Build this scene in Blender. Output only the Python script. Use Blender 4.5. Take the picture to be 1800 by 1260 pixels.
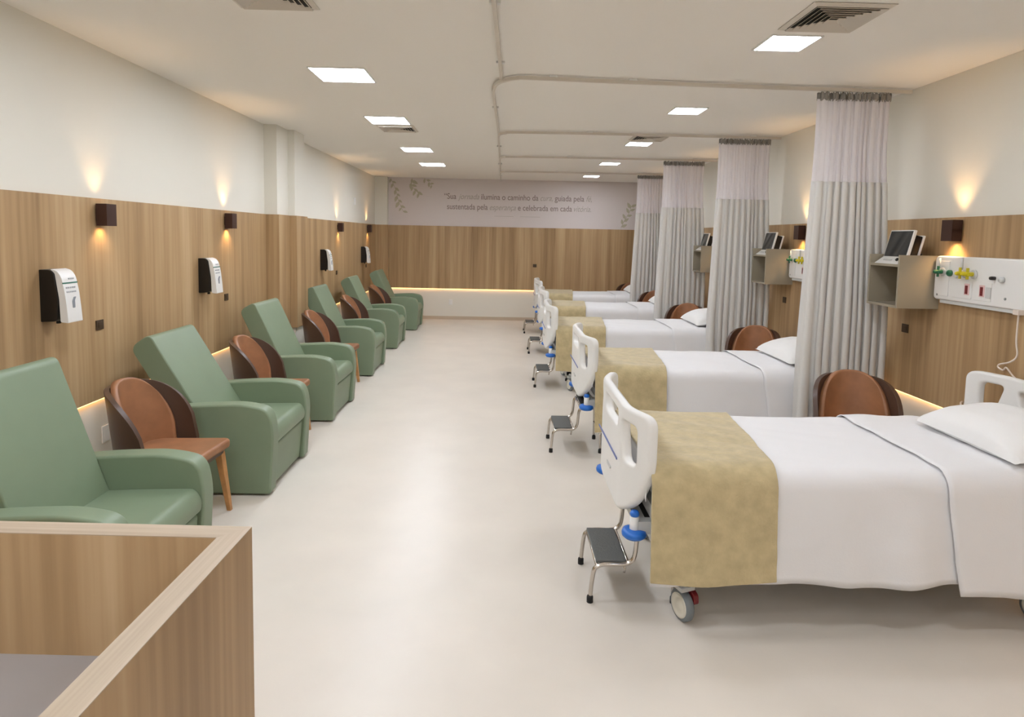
import bpy, bmesh, math, random
from mathutils import Vector, Matrix, noise
random.seed(7)
PI = math.pi
for o in list(bpy.data.objects): bpy.data.objects.remove(o)
SC = bpy.context.scene
COL = SC.collection

# ------------------------------------------------------------------ camera
F_PX, PITCH, YAW, ROLL, CY = 1098.5, .0832, .0158, .0204, 507.4
cd = bpy.data.cameras.new('camera'); cam = bpy.data.objects.new('camera', cd); COL.objects.link(cam)
cd.sensor_fit = 'HORIZONTAL'; cd.sensor_width = 36; cd.lens = F_PX / 1800 * 36
cd.shift_y = -(630 - CY) / 1800
cd.clip_start = .05; cd.clip_end = 60
_c, _s = math.cos(YAW), math.sin(YAW)
R0 = Vector((_c, -_s, 0)); F0 = Vector((_s, _c, 0)); Z = Vector((0, 0, 1))
_c, _s = math.cos(PITCH), math.sin(PITCH)
FW = F0 * _c - Z * _s; U0 = F0 * _s + Z * _c
_c, _s = math.cos(ROLL), math.sin(ROLL)
RR = R0 * _c + U0 * _s; UU = U0 * _c - R0 * _s
M = Matrix.Identity(4)
for i in range(3): M[i][0] = RR[i]; M[i][1] = UU[i]; M[i][2] = -FW[i]
M[0][3], M[1][3], M[2][3] = 0, 0, 1.8
cam.matrix_world = M
SC.camera = cam

# ------------------------------------------------------------------ world / exposure
w = bpy.data.worlds.new('world'); SC.world = w; w.use_nodes = True
w.node_tree.nodes['Background'].inputs[0].default_value = (.9, .85, .78, 1)
w.node_tree.nodes['Background'].inputs[1].default_value = .3
vs = SC.view_settings
vs.view_transform = 'Standard'; vs.look = 'None'; vs.gamma = 1; vs.use_curve_mapping = False
vs.exposure = 1.3
PANEL_L = 21.0      # radiance of the ceiling panels
LED_L = 4.0         # cove strips
SPOT_W = 2.0        # wall sconces

# ------------------------------------------------------------------ materials
def lin(c):
    f = lambda v: v / 12.92 if v <= .04045 else ((v + .055) / 1.055) ** 2.4
    return tuple(f(v / 255) for v in c) + (1,)
def mat(name, rgb, rough=.5, metal=0, bump=0, bscale=200, var=0, vscale=6, coat=0, sheen=0, spec=.5, trans=0):
    m = bpy.data.materials.new(name); m.use_nodes = True
    nt = m.node_tree; b = nt.nodes['Principled BSDF']
    b.inputs['Base Color'].default_value = lin(rgb)
    b.inputs['Roughness'].default_value = rough; b.inputs['Metallic'].default_value = metal
    b.inputs['Specular IOR Level'].default_value = spec
    b.inputs['Coat Weight'].default_value = coat
    b.inputs['Sheen Weight'].default_value = sheen
    if bump or var:
        tc = nt.nodes.new('ShaderNodeTexCoord')
    if var:
        n = nt.nodes.new('ShaderNodeTexNoise'); n.inputs['Scale'].default_value = vscale; n.inputs['Detail'].default_value = 4
        nt.links.new(tc.outputs['Object'], n.inputs['Vector'])
        r = nt.nodes.new('ShaderNodeValToRGB'); e = r.color_ramp.elements
        e[0].position = .3; e[1].position = .7
        e[0].color = lin(tuple(max(0, c * (1 - var)) for c in rgb)); e[1].color = lin(tuple(min(255, c * (1 + var)) for c in rgb))
        nt.links.new(n.outputs['Fac'], r.inputs['Fac']); nt.links.new(r.outputs['Color'], b.inputs['Base Color'])
    if bump:
        n = nt.nodes.new('ShaderNodeTexNoise'); n.inputs['Scale'].default_value = bscale; n.inputs['Detail'].default_value = 3
        nt.links.new(tc.outputs['Object'], n.inputs['Vector'])
        bp = nt.nodes.new('ShaderNodeBump'); bp.inputs['Strength'].default_value = bump; bp.inputs['Distance'].default_value = .01
        nt.links.new(n.outputs['Fac'], bp.inputs['Height']); nt.links.new(bp.outputs['Normal'], b.inputs['Normal'])
    return m
def emit(name, rgb, strength):
    m = bpy.data.materials.new(name); m.use_nodes = True; nt = m.node_tree
    nt.nodes.clear(); e = nt.nodes.new('ShaderNodeEmission'); o = nt.nodes.new('ShaderNodeOutputMaterial')
    e.inputs[0].default_value = tuple(rgb) + (1,); e.inputs[1].default_value = strength
    nt.links.new(e.outputs[0], o.inputs[0]); return m
def wood(name, dark, mid, light, stretch, rough=.42):
    """laminate with straight grain: noise stretched along one axis; stretch = mapping scale"""
    m = bpy.data.materials.new(name); m.use_nodes = True; nt = m.node_tree; b = nt.nodes['Principled BSDF']
    tc = nt.nodes.new('ShaderNodeTexCoord')
    def nz(mul, detail, off):
        mp = nt.nodes.new('ShaderNodeMapping'); mp.inputs['Scale'].default_value = tuple(s * mul if s > .5 else s * mul * .5 for s in stretch)
        mp.inputs['Location'].default_value = (off, off * 1.7, off * .6)
        n = nt.nodes.new('ShaderNodeTexNoise'); n.inputs['Scale'].default_value = 1; n.inputs['Detail'].default_value = detail
        nt.links.new(tc.outputs['Object'], mp.inputs['Vector']); nt.links.new(mp.outputs['Vector'], n.inputs['Vector']); return n
    a = nz(5.5, 3, 1.3); c = nz(34, 4, 7.1)
    mx = nt.nodes.new('ShaderNodeMath'); mx.operation = 'MULTIPLY_ADD'; mx.inputs[1].default_value = .34
    nt.links.new(c.outputs['Fac'], mx.inputs[0])
    ml = nt.nodes.new('ShaderNodeMath'); ml.operation = 'MULTIPLY'; ml.inputs[1].default_value = .66
    nt.links.new(a.outputs['Fac'], ml.inputs[0]); nt.links.new(ml.outputs[0], mx.inputs[2])
    r = nt.nodes.new('ShaderNodeValToRGB'); e = r.color_ramp.elements
    e[0].position = .33; e[0].color = lin(dark); e[1].position = .68; e[1].color = lin(light)
    k = e.new(.5); k.color = lin(mid)
    nt.links.new(mx.outputs[0], r.inputs['Fac']); nt.links.new(r.outputs['Color'], b.inputs['Base Color'])
    b.inputs['Roughness'].default_value = rough; b.inputs['Specular IOR Level'].default_value = .35
    return m

WD, WM, WL = (150, 120, 84), (178, 147, 107), (199, 170, 130)
M_wood = wood('wood_laminate_panel', WD, WM, WL, (1, 1, .06))
M_woodh = wood('wood_laminate_edge', (166, 148, 126), (182, 165, 143), (194, 178, 158), (.12, 3, 3))
M_woodv = wood('wood_laminate_edge_side', (166, 148, 126), (182, 165, 143), (194, 178, 158), (3, .12, 3))
M_paint = mat('cream_wall_paint', (228, 224, 212), .75, bump=.03, bscale=300)
M_ceil = mat('white_ceiling_paint', (244, 240, 233), .85)
M_floor = mat('beige_vinyl_floor', (221, 213, 201), .33, var=.015, vscale=2.5, spec=.4)
M_base = mat('beige_skirting', (196, 180, 158), .5)
M_mural = mat('printed_wall_film', (218, 208, 204), .6)
M_ink = mat('grey_brown_ink', (146, 130, 122), .7)
M_inkl = mat('pale_grey_ink', (180, 170, 160), .7)
M_leafink = mat('olive_leaf_ink', (186, 180, 156), .7)
M_green = mat('sage_green_vinyl', (125, 141, 115), .45, bump=.06, bscale=350, var=.02, vscale=3)
M_tan = mat('tan_leather', (156, 108, 74), .42, bump=.05, bscale=250, var=.07, vscale=9)
M_dark = mat('dark_brown_leather', (78, 56, 43), .4, bump=.06, bscale=250)
M_leg = mat('honey_wood_leg', (190, 138, 84), .45, var=.06, vscale=20)
M_white = mat('white_plastic', (233, 232, 228), .35)
M_wgrey = mat('light_grey_plastic', (205, 206, 203), .4)
M_grey = mat('grey_painted_steel', (150, 152, 150), .45, metal=.2)
M_chrome = mat('stainless_steel_tube', (205, 198, 190), .22, metal=1)
M_rub = mat('black_rubber', (28, 27, 26), .7)
M_tread = mat('grey_ribbed_tread', (98, 100, 98), .6, bump=.3, bscale=90)
M_blue = mat('blue_plastic', (40, 112, 205), .35)
M_blueline = mat('blue_stripe_film', (112, 124, 178), .5)
M_red = mat('dark_red_plastic', (112, 26, 30), .4)
M_tyre = mat('grey_tyre', (118, 124, 128), .6)
M_hub = mat('cream_wheel_disc', (222, 218, 204), .4)
M_sheet = mat('white_bed_linen', (233, 232, 232), .85, bump=.05, bscale=120, sheen=.1)
M_pillow = mat('white_pillowcase', (236, 235, 232), .85, bump=.05, bscale=90)
M_blanket = mat('olive_beige_plush', (192, 175, 134), .9, bump=.35, bscale=55, var=.055, vscale=16, sheen=.35)
M_curt = mat('pale_grey_curtain_cloth', (243, 241, 237), .8, bump=.04, bscale=300)
def translucent(m, rgb, f):
    nt = m.node_tree; b = nt.nodes['Principled BSDF']; o = [n for n in nt.nodes if n.type == 'OUTPUT_MATERIAL'][0]
    t_ = nt.nodes.new('ShaderNodeBsdfTranslucent'); t_.inputs[0].default_value = lin(rgb); mx = nt.nodes.new('ShaderNodeMixShader'); mx.inputs[0].default_value = f
    nt.links.new(b.outputs[0], mx.inputs[1]); nt.links.new(t_.outputs[0], mx.inputs[2]); nt.links.new(mx.outputs[0], o.inputs[0])
translucent(M_curt, (243, 241, 237), .3)
M_tape = mat('grey_heading_tape', (150, 146, 140), .8)
M_bronze = mat('dark_bronze_metal', (70, 46, 38), .4, metal=.3)
M_black = mat('black_gloss_plastic', (22, 20, 19), .3)
M_screen = mat('dark_glass_screen', (38, 40, 42), .12, spec=.8)
M_taupe = mat('taupe_laminate', (160, 150, 130), .5)
M_brownplate = mat('brown_switch_plate', (72, 54, 34), .5)
M_greenv = mat('green_valve', (38, 104, 72), .4)
M_yellow = mat('yellow_valve', (205, 190, 30), .4)
M_teal = mat('dark_teal_ceramic', (18, 52, 56), .3)
M_deskgrey = mat('grey_desk_laminate', (160, 154, 150), .5)
M_rail = mat('white_aluminium_rail', (214, 206, 194), .45)
M_cord = mat('white_cord', (228, 214, 200), .5)
M_gap = mat('dark_duct', (60, 58, 54), .8)
M_panel = emit('led_diffuser', (.92, .97, 1.07), PANEL_L)
M_led = emit('warm_led_strip', (1, .52, .19), LED_L)
M_lamp = emit('sconce_bulb', (1, .62, .28), 5)

# sheer: white mesh that lets part of the light through
M_sheer = bpy.data.materials.new('white_sheer_mesh'); M_sheer.use_nodes = True
_nt = M_sheer.node_tree; _b = _nt.nodes['Principled BSDF']; _b.inputs['Base Color'].default_value = lin((242, 238, 241)); _b.inputs['Roughness'].default_value = .9
_b.inputs['Alpha'].default_value = .9; translucent(M_sheer, (240, 236, 238), .35)

# ------------------------------------------------------------------ mesh helpers
class MB:
    def __init__(s): s.v = []; s.f = []; s.sm = []
    def add(s, vs, fs, smooth=False, mtx=None):
        n = len(s.v)
        s.v += [tuple(mtx @ Vector(p)) if mtx else tuple(p) for p in vs]
        s.f += [tuple(i + n for i in f) for f in fs]; s.sm += [smooth] * len(fs); return s
    def box(s, a, b, mtx=None):
        x0, y0, z0 = a; x1, y1, z1 = b
        v = [(x0, y0, z0), (x1, y0, z0), (x1, y1, z0), (x0, y1, z0), (x0, y0, z1), (x1, y0, z1), (x1, y1, z1), (x0, y1, z1)]
        return s.add(v, [(0, 3, 2, 1), (4, 5, 6, 7), (0, 1, 5, 4), (1, 2, 6, 5), (2, 3, 7, 6), (3, 0, 4, 7)], mtx=mtx)
    def prism(s, poly, d0, d1, axis='y', mtx=None, smooth=False):
        n = len(poly)
        def P(p, d): return {'y': (p[0], d, p[1]), 'z': (p[0], p[1], d), 'x': (d, p[0], p[1])}[axis]
        v = [P(p, d0) for p in poly] + [P(p, d1) for p in poly]
        f = [tuple(range(n)), tuple(range(2 * n - 1, n - 1, -1))]
        f += [(i, i + n, (i + 1) % n + n, (i + 1) % n) for i in range(n)]
        return s.add(v, f, smooth, mtx)
    def tube(s, pts, r, n=10, closed=False, mtx=None):
        pts = [Vector(p) for p in pts]; m = len(pts); v = []; up = None
        for i, p in enumerate(pts):
            t = (pts[(i + 1) % m] - pts[i - 1]) if closed else (pts[min(i + 1, m - 1)] - pts[max(i - 1, 0)])
            t.normalize()
            if up is None:
                up = Vector((0, 0, 1)) if abs(t.z) < .9 else Vector((1, 0, 0))
            a = t.cross(up); a.normalize(); bq = a.cross(t); up = bq
            rr = r[i] if isinstance(r, (list, tuple)) else r
            v += [tuple(p + a * math.cos(2 * PI * k / n) * rr + bq * math.sin(2 * PI * k / n) * rr) for k in range(n)]
        f = []
        for i in range(m if closed else m - 1):
            j = (i + 1) % m
            f += [(i * n + k, i * n + (k + 1) % n, j * n + (k + 1) % n, j * n + k) for k in range(n)]
        if not closed: f += [tuple(range(n - 1, -1, -1)), tuple(range((m - 1) * n, m * n))]
        return s.add(v, f, True, mtx)
    def lathe(s, prof, n=24, mtx=None):
        v = []; m = len(prof)
        for k in range(n):
            a = 2 * PI * k / n; v += [(r * math.cos(a), r * math.sin(a), z) for r, z in prof]
        f = [(k * m + i, ((k + 1) % n) * m + i, ((k + 1) % n) * m + i + 1, k * m + i + 1) for k in range(n) for i in range(m - 1)]
        return s.add(v, f, True, mtx)
    def grid(s, fn, nu, nv, mtx=None):
        v = [fn(i / nu, j / nv) for i in range(nu + 1) for j in range(nv + 1)]
        f = [(i * (nv + 1) + j, (i + 1) * (nv + 1) + j, (i + 1) * (nv + 1) + j + 1, i * (nv + 1) + j + 1) for i in range(nu) for j in range(nv)]
        return s.add(v, f, True, mtx)
    def build(s, name, m, parent=None, bevel=0, seg=2, solid=0, smooth=None, sub=0, fix=True):
        me = bpy.data.meshes.new(name); me.from_pydata(s.v, [], s.f)
        me.polygons.foreach_set('use_smooth', [bool(x) if smooth is None else smooth for x in s.sm])
        me.materials.append(m)
        if fix:
            bm = bmesh.new(); bm.from_mesh(me); bmesh.ops.recalc_face_normals(bm, faces=bm.faces); bm.to_mesh(me); bm.free()
        o = bpy.data.objects.new(name, me); COL.objects.link(o)
        if parent: o.parent = parent
        if sub:
            q = o.modifiers.new('s', 'SUBSURF'); q.levels = q.render_levels = sub
        if solid:
            q = o.modifiers.new('t', 'SOLIDIFY'); q.thickness = solid; q.offset = 0
        if bevel:
            q = o.modifiers.new('b', 'BEVEL'); q.width = bevel; q.segments = seg; q.limit_method = 'ANGLE'; q.angle_limit = math.radians(35)
            q.harden_normals = True
            me.polygons.foreach_set('use_smooth', [True] * len(me.polygons))
        return o
def tag(o, label, cat=None, group=None, kind=None):
    if label: o['label'] = label
    if cat: o['category'] = cat
    if group: o['group'] = group
    if kind: o['kind'] = kind
    return o
def thing(name, label, cat, loc=(0, 0, 0), rz=0, group=None):
    o = bpy.data.objects.new(name, None); COL.objects.link(o); o.empty_display_size = .1
    o.location = loc; o.rotation_euler = (0, 0, rz); return tag(o, label, cat, group)
def struct(o, label=None): o['kind'] = 'structure'; return tag(o, label)
def dup(root, loc, rz=None, label=None, group=None, first=False):
    if first: r = root
    else:
        r = root.copy(); COL.objects.link(r)
        for ch in list(root.children):
            c = ch.copy(); COL.objects.link(c); c.parent = r
            for g in list(ch.children):
                d = g.copy(); COL.objects.link(d); d.parent = c
    r.location = loc
    if rz is not None: r.rotation_euler = (0, 0, rz)
    if label: r['label'] = label
    if group: r['group'] = group
    return r
def arc(cx, cy, r, a0, a1, n):
    return [(cx + r * math.cos(math.radians(a0 + (a1 - a0) * i / n)), cy + r * math.sin(math.radians(a0 + (a1 - a0) * i / n))) for i in range(n + 1)]
def smoothpath(pts, n=6):
    pts = [Vector(p) for p in pts]; out = []
    for i in range(len(pts) - 1):
        p0 = pts[max(i - 1, 0)]; p1 = pts[i]; p2 = pts[i + 1]; p3 = pts[min(i + 2, len(pts) - 1)]
        for k in range(n):
            t = k / n
            out.append(.5 * ((2 * p1) + (-p0 + p2) * t + (2 * p0 - 5 * p1 + 4 * p2 - p3) * t * t + (-p0 + 3 * p1 - 3 * p2 + p3) * t ** 3))
    out.append(pts[-1]); return out
def rounded(poly, r, n=5):
    """round the corners of a polygon"""
    out = []; m = len(poly)
    for i in range(m):
        p = Vector(poly[i]); a = Vector(poly[i - 1]) - p; b = Vector(poly[(i + 1) % m]) - p
        rr = r[i] if isinstance(r, (list, tuple)) else r
        d = min(rr, a.length * .45, b.length * .45); A = p + a.normalized() * d; B = p + b.normalized() * d
        for k in range(n + 1):
            t = k / n; out.append(tuple(A * (1 - t) ** 2 + p * 2 * t * (1 - t) + B * t * t))
    return out
def curve2d(name, splines, ext, bev):
    """2D outlines with holes -> solid mesh (thickness ext*2+bev*2)"""
    c = bpy.data.curves.new(name, 'CURVE'); c.dimensions = '2D'; c.fill_mode = 'BOTH'; c.extrude = ext
    c.bevel_depth = bev; c.bevel_resolution = 3; c.offset = -bev
    for sp in splines:
        s = c.splines.new('POLY'); s.points.add(len(sp) - 1); s.use_cyclic_u = True
        for q, p in zip(s.points, sp): q.co = (p[0], p[1], 0, 1)
    o = bpy.data.objects.new(name, c); COL.objects.link(o)
    dg = bpy.context.evaluated_depsgraph_get(); me = bpy.data.meshes.new_from_object(o.evaluated_get(dg))
    bpy.data.objects.remove(o); return me

# ------------------------------------------------------------------ room
XL, XR, YF, YB, H = -2.70, 3.145, 13.37, -4.2, 2.9945
ZT, ZB = 1.995, .66
WX, WXR, WY = -2.675, 3.12, 13.345         # faces of the wood cladding
struct(MB().box((XL - .2, YB - .2, -.12), (XR + .2, YF + .2, 0)).build('floor', M_floor))
struct(MB().box((XL - .2, YB - .2, H), (XR + .2, YF + .2, H + .12)).build('ceiling', M_ceil))
struct(MB().box((XL - .15, YB, 0), (XL, YF, H)).build('wall_left', M_paint))
struct(MB().box((XR, YB, 0), (XR + .15, YF, H)).build('wall_right', M_paint))
struct(MB().box((XL - .15, YF, 0), (XR + .15, YF + .15, H)).build('wall_back', M_paint))
struct(MB().box((XL - .15, YB - .15, 0), (XR + .15, YB, H)).build('wall_front', M_paint))
# stepped column on the left wall and the corner pilaster
struct(MB().box((XL, 7.14, 0), (-2.555, 7.86, H)).box((-2.555, 7.50, 0), (-2.475, 7.86, H)).build('trim_1', M_paint), 'cream painted stepped column on the left wall')
struct(MB().box((XL, 13.22, 0), (-2.44, YF, H)).build('trim_2', M_paint), 'cream painted pilaster in the far left corner')
# wood cladding
t = .028
struct(MB().box((XL, YB, ZB), (WX, 7.14 - t, ZT)).box((XL, 7.86 + t, ZB), (WX, 13.22 - t, ZT)).build('trim_3', M_wood), 'wood laminate cladding along the left wall')
struct(MB().box((XL, 7.14 - t, ZB), (-2.555 + t, 7.14, ZT)).box((-2.555, 7.14, ZB), (-2.555 + t, 7.50 - t, ZT))
       .box((-2.555, 7.50 - t, ZB), (-2.475 + t, 7.50, ZT)).box((-2.475, 7.50, ZB), (-2.475 + t, 7.86, ZT))
       .box((XL, 7.86, ZB), (-2.475 + t, 7.86 + t, ZT)).build('trim_4', M_wood), 'wood laminate wrapped around the stepped column')
struct(MB().box((XL, 13.22 - t, ZB), (-2.44 + t, 13.22, ZT)).box((-2.44, 13.22, ZB), (-2.44 + t, WY, ZT)).build('trim_5', M_wood))
struct(MB().box((-2.44, WY, ZB), (XR, YF, ZT)).build('trim_6', M_wood), 'wood laminate cladding across the far wall')
struct(MB().box((WXR, YB, ZB), (XR, YF - .025, ZT)).build('trim_7', M_wood), 'wood laminate cladding along the right wall')
# skirting
struct(MB().box((XL, YB, 0), (XL + .012, 7.14, .07)).box((XL, 7.87, 0), (XL + .012, 13.22, .07)).build('baseboard_left', M_base))
struct(MB().box((XR - .012, YB, 0), (XR, YF, .07)).build('baseboard_right', M_base))
struct(MB().box((-2.44, YF - .012, 0), (XR, YF, .07)).build('baseboard_back', M_base))
# cove light strips under the cladding
def led(a, b, label): tag(MB().box(a, b).build('led_strip', M_led), label, 'light strip', 'warm strips under the cladding')
led((XL + .004, YB, ZB - .003), (XL + .022, 7.13, ZB - .0002), 'warm glowing strip under the left wood cladding, nearer than the column')
led((XL + .004, 7.89, ZB - .003), (XL + .022, 13.21, ZB - .0002), 'warm glowing strip under the left wood cladding, beyond the column')
led((XR - .022, YB, ZB - .003), (XR - .004, YF - .03, ZB - .0002), 'warm glowing strip under the wood cladding on the bed side wall')
led((-2.43, YF - .022, ZB - .003), (XR - .03, YF - .004, ZB - .0002), 'warm glowing strip under the wood cladding of the far wall')

# ------------------------------------------------------------------ ceiling fittings
def ceiling_light(size):
    r = thing('ceiling_light', '', 'ceiling light'); h = size / 2
    fr = MB(); e = .012
    for a, b in (((-h - e, -h - e), (h + e, -h)), ((-h - e, h), (h + e, h + e)), ((-h - e, -h), (-h, h)), ((h, -h), (h + e, h))):
        fr.box((a[0], a[1], -.008), (b[0], b[1], 0))
    fr.build('frame', M_white, r)
    MB().box((-h, -h, -.006), (h, h, -.001)).build('diffuser', M_panel, r)
    return r
big = ceiling_light(.40); small = ceiling_light(.28)
bl = [(-1.235, 4.863, 'large square ceiling light over the green recliners, nearest in view'),
      (-1.235, 6.717, 'large square ceiling light beside an air grille, second in the left row'),
      (-1.235, 8.95, 'large square ceiling light on the left, third from the camera'),
      (-1.22, 10.76, 'large square ceiling light on the left, closest to the far wall'),
      (-1.235, 2.85, None), (-1.235, .6, None), (-1.235, -1.5, None), (-1.235, -3.2, None)]  # unseen lights; the rear two added to brighten faces turned to the camera
for i, (x, y, l) in enumerate(bl):
    dup(big, (x, y, H), 0, l or 'unseen large square ceiling light added out of view', 'large square lights over the left aisle' if l else 'unseen large square lights added out of view', i == 0)
sl = [(1.68, 3.843, 'small square ceiling light over the nearest bed, beside the air grille'),
      (1.68, 5.875, 'small square ceiling light over the second bed from the camera'),
      (1.68, 7.95, 'small square ceiling light over the third bed from the camera'),
      (1.68, 10.09, 'small square ceiling light over the fourth bed from the camera'),
      (1.68, 12.2, 'small square ceiling light nearest to the far wall, over the last bed'),
      (1.68, 1.8, None), (1.68, -.3, None), (1.68, -2.2, None)]  # out of view; the rearmost is added fill for camera-facing sides
for i, (x, y, l) in enumerate(sl):
    dup(small, (x, y, H), 0, l or 'unseen small square ceiling light added out of view', 'small square lights over the beds' if l else 'unseen small square lights added out of view', i == 0)

def grille():
    r = thing('air_grille', '', 'air grille'); s = .21
    MB().box((-s + .03, -s + .03, -.006), (s - .03, s - .03, -.001)).build('duct_opening', M_gap, r)
    fr = MB()
    for k in range(7):
        a = s - k * .028; w_ = .026 if k == 0 else .017
        z0, z1 = (-.012, -.002) if k == 0 else (-.004, -.018)
        # each ring: four louvre blades that slope inwards
        for q in range(4):
            mt = Matrix.Rotation(q * PI / 2, 4, 'Z')
            v = [(-a, -a, z1), (a, -a, z1), (a - w_, -a + w_, z0), (-a + w_, -a + w_, z0),
                 (-a, -a, z1 - .003), (a, -a, z1 - .003), (a - w_, -a + w_, z0 - .003), (-a + w_, -a + w_, z0 - .003)]
            fr.add(v, [(0, 1, 2, 3), (7, 6, 5, 4), (0, 4, 5, 1), (1, 5, 6, 2), (2, 6, 7, 3), (3, 7, 4, 0)], mtx=mt)
    fr.build('louvres', M_rail, r)
    return r
g = grille()
for i, (x, y, l) in enumerate([(-1.215, 3.27, 'square louvred air grille at the top edge over the recliners'),
        (1.735, 3.40, 'square louvred air grille beside the nearest small ceiling light'),
        (-1.215, 7.20, 'square louvred air grille behind the second large ceiling light'),
        (1.70, 7.45, 'square louvred air grille in front of the third small ceiling light')]):
    dup(g, (x, y, H), 0, l, 'square air grilles', i == 0)

# curtain tracks
def track(pts, label, brackets, extra=None):
    r = thing('curtain_track', label, 'curtain track', (0, 0, 0), 0, 'ceiling curtain tracks')
    pp = smoothpath([(x, y, 0) for x, y in pts], 8)
    m = MB(); hw = .011
    v = []
    for i, p in enumerate(pp):
        tt = (pp[min(i + 1, len(pp) - 1)] - pp[max(i - 1, 0)]).normalized(); nn = Vector((-tt.y, tt.x, 0))
        for sx, z in ((-1, H - .038), (1, H - .038), (1, H - .012), (-1, H - .012)): v.append(tuple(p + nn * hw * sx + Vector((0, 0, z))))
    n = len(pp); f = [(i * 4 + k, i * 4 + (k + 1) % 4, i * 4 + 4 + (k + 1) % 4, i * 4 + 4 + k) for i in range(n - 1) for k in range(4)]
    f += [(0, 1, 2, 3), (n * 4 - 1, n * 4 - 2, n * 4 - 3, n * 4 - 4)]
    m.add(v, f).build('rail', M_rail, r)
    for x, y in brackets:
        MB().box((x - .03, y - .015, H - .014), (x + .03, y + .015, H)).build('ceiling_bracket', M_white, r)
    return r
track([(3.12, 2.62), (2, 2.6), (.2, 2.5), (.03, 2.54), (-.06, 2.66), (-.075, 2.9), (-.06, 3.6), (-.045, 4.3), (-.035, 4.76)], 'white ceiling rail running out of the top of the view', [(-.065, 3.3), (-.04, 4.4), (1.5, 2.57)])
track([(3.12, 4.87), (2, 4.84), (.9, 4.78), (.2, 4.73), (.08, 4.74), (-.0, 4.80), (-.07, 4.92), (-.10, 5.15), (-.10, 5.5), (-.085, 6.3), (-.075, 7.18)], 'white L shaped ceiling rail carrying the nearest curtain', [(2.7, 4.875), (.95, 4.785), (.35, 4.745), (-.095, 5.9)])
track([(3.12, 7.14), (2, 7.13), (.9, 7.13), (.12, 7.16), (.0, 7.23), (-.055, 7.3), (-.075, 7.5), (-.075, 8.4), (-.07, 9.3)], 'white L shaped ceiling rail carrying the second curtain', [(2.8, 7.135), (.95, 7.13), (-.075, 8.4)])
track([(3.12, 9.27), (2, 9.27), (.9, 9.28), (.12, 9.34), (.0, 9.37), (-.055, 9.45), (-.07, 9.65), (-.07, 10.5), (-.07, 11.36)], 'white L shaped ceiling rail carrying the third curtain', [(2.8, 9.27), (.95, 9.28), (-.07, 10.4)])
track([(3.12, 11.39), (2, 11.39), (.9, 11.40), (.12, 11.45), (.0, 11.48), (-.055, 11.56), (-.07, 11.75), (-.07, 12.5), (-.07, 13.34)], 'white L shaped ceiling rail carrying the curtain by the far wall', [(2.8, 11.39), (.95, 11.40), (-.07, 12.4)])

# ------------------------------------------------------------------ curtains
def curtain(yc, x0, x1, label, seed, zb=.12):
    r = thing('privacy_curtain', label, 'curtain', (x0, yc, 0), 0, 'pleated privacy curtains')
    rnd = random.Random(seed); W = x1 - x0; nf = 10
    wts = [rnd.uniform(.6, 1.5) for _ in range(nf)]; wts[0] = 2.0; tot = sum(wts); cum = [0]
    for q in wts: cum.append(cum[-1] + q / tot)
    amp = [rnd.uniform(.55, 1.0) for _ in range(nf)]
    lean = [rnd.uniform(-1, 1) for _ in range(nf + 1)]
    def pos(u, z, a0, blend=1.0):
        k = min(int(u * nf), nf - 1); fr = u * nf - k
        ub = cum[k] + (cum[k + 1] - cum[k]) * fr
        ph = u * nf * 2 * PI
        d = (2.5 - z) / 2.5                                    # 0 near top, 1 at floor
        d = max(0, d)
        A = a0 * amp[k] * (1 + .35 * d)
        x = ub * W + .010 * math.sin(2 * ph) * (1 + d) + .012 * d * math.sin(ph * .31 + lean[k] * 2)
        # spread of the hem towards the aisle
        spread = -.055 * (1 - ub) ** 2 * min(1, d * 1.6) - .02 * (1 - ub) + .09 * ub ** 2 * min(1, d * 2)
        y = A * (math.cos(ph) + .18 * math.sin(2 * ph + k)) * (.9 + .1 * math.sin(z * 2 + k)) - .02 * d * (1 - ub)
        return (x + spread, y * blend, z)
    N = nf * 10
    zt2, zm = 2.945, 2.275
    MB().grid(lambda a, b: pos(a, zb + (zm - zb) * b + .006 * math.sin(a * 40) * (1 - b), .026), N, 26).build('curtain_cloth', M_curt, r, solid=.003)
    MB().grid(lambda a, b: pos(a, zm + (zt2 - .045 - zm) * b, .020 - .004 * b), N, 10).build('sheer_mesh_top', M_sheer, r, fix=False)
    def ruff(a, b):
        x, y, z = pos(a, zt2 - .055 + .055 * b, .022)
        return (x + .004 * math.sin(a * 190), y + .008 * math.sin(a * 310), z + .008 * math.sin(a * 260) * (1 if b > .5 else -1))
    MB().grid(ruff, N * 2, 3).build('heading_tape', M_tape, r, solid=.003)
    for k in range(nf * 2):
        u = (k + .5) / (nf * 2); p = pos(u, zt2, .0)
        MB().box((p[0] - .004, -.004, zt2 - .02), (p[0] + .004, .004, H - .036)).build('glider_hook', M_wgrey, r)
    return r
curtain(4.855, 2.41, 2.945, 'pale grey pleated curtain with sheer top, nearest, beside the monitor shelf', 3)
curtain(7.13, 2.44, 3.0, 'pale grey pleated curtain with sheer top, second from the camera', 5)
curtain(9.27, 2.36, 2.94, 'pale grey pleated curtain with sheer top, third from the camera', 8)
curtain(11.39, 2.43, 2.98, 'pale grey pleated curtain with sheer top, closest to the far wall', 11)

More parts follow.
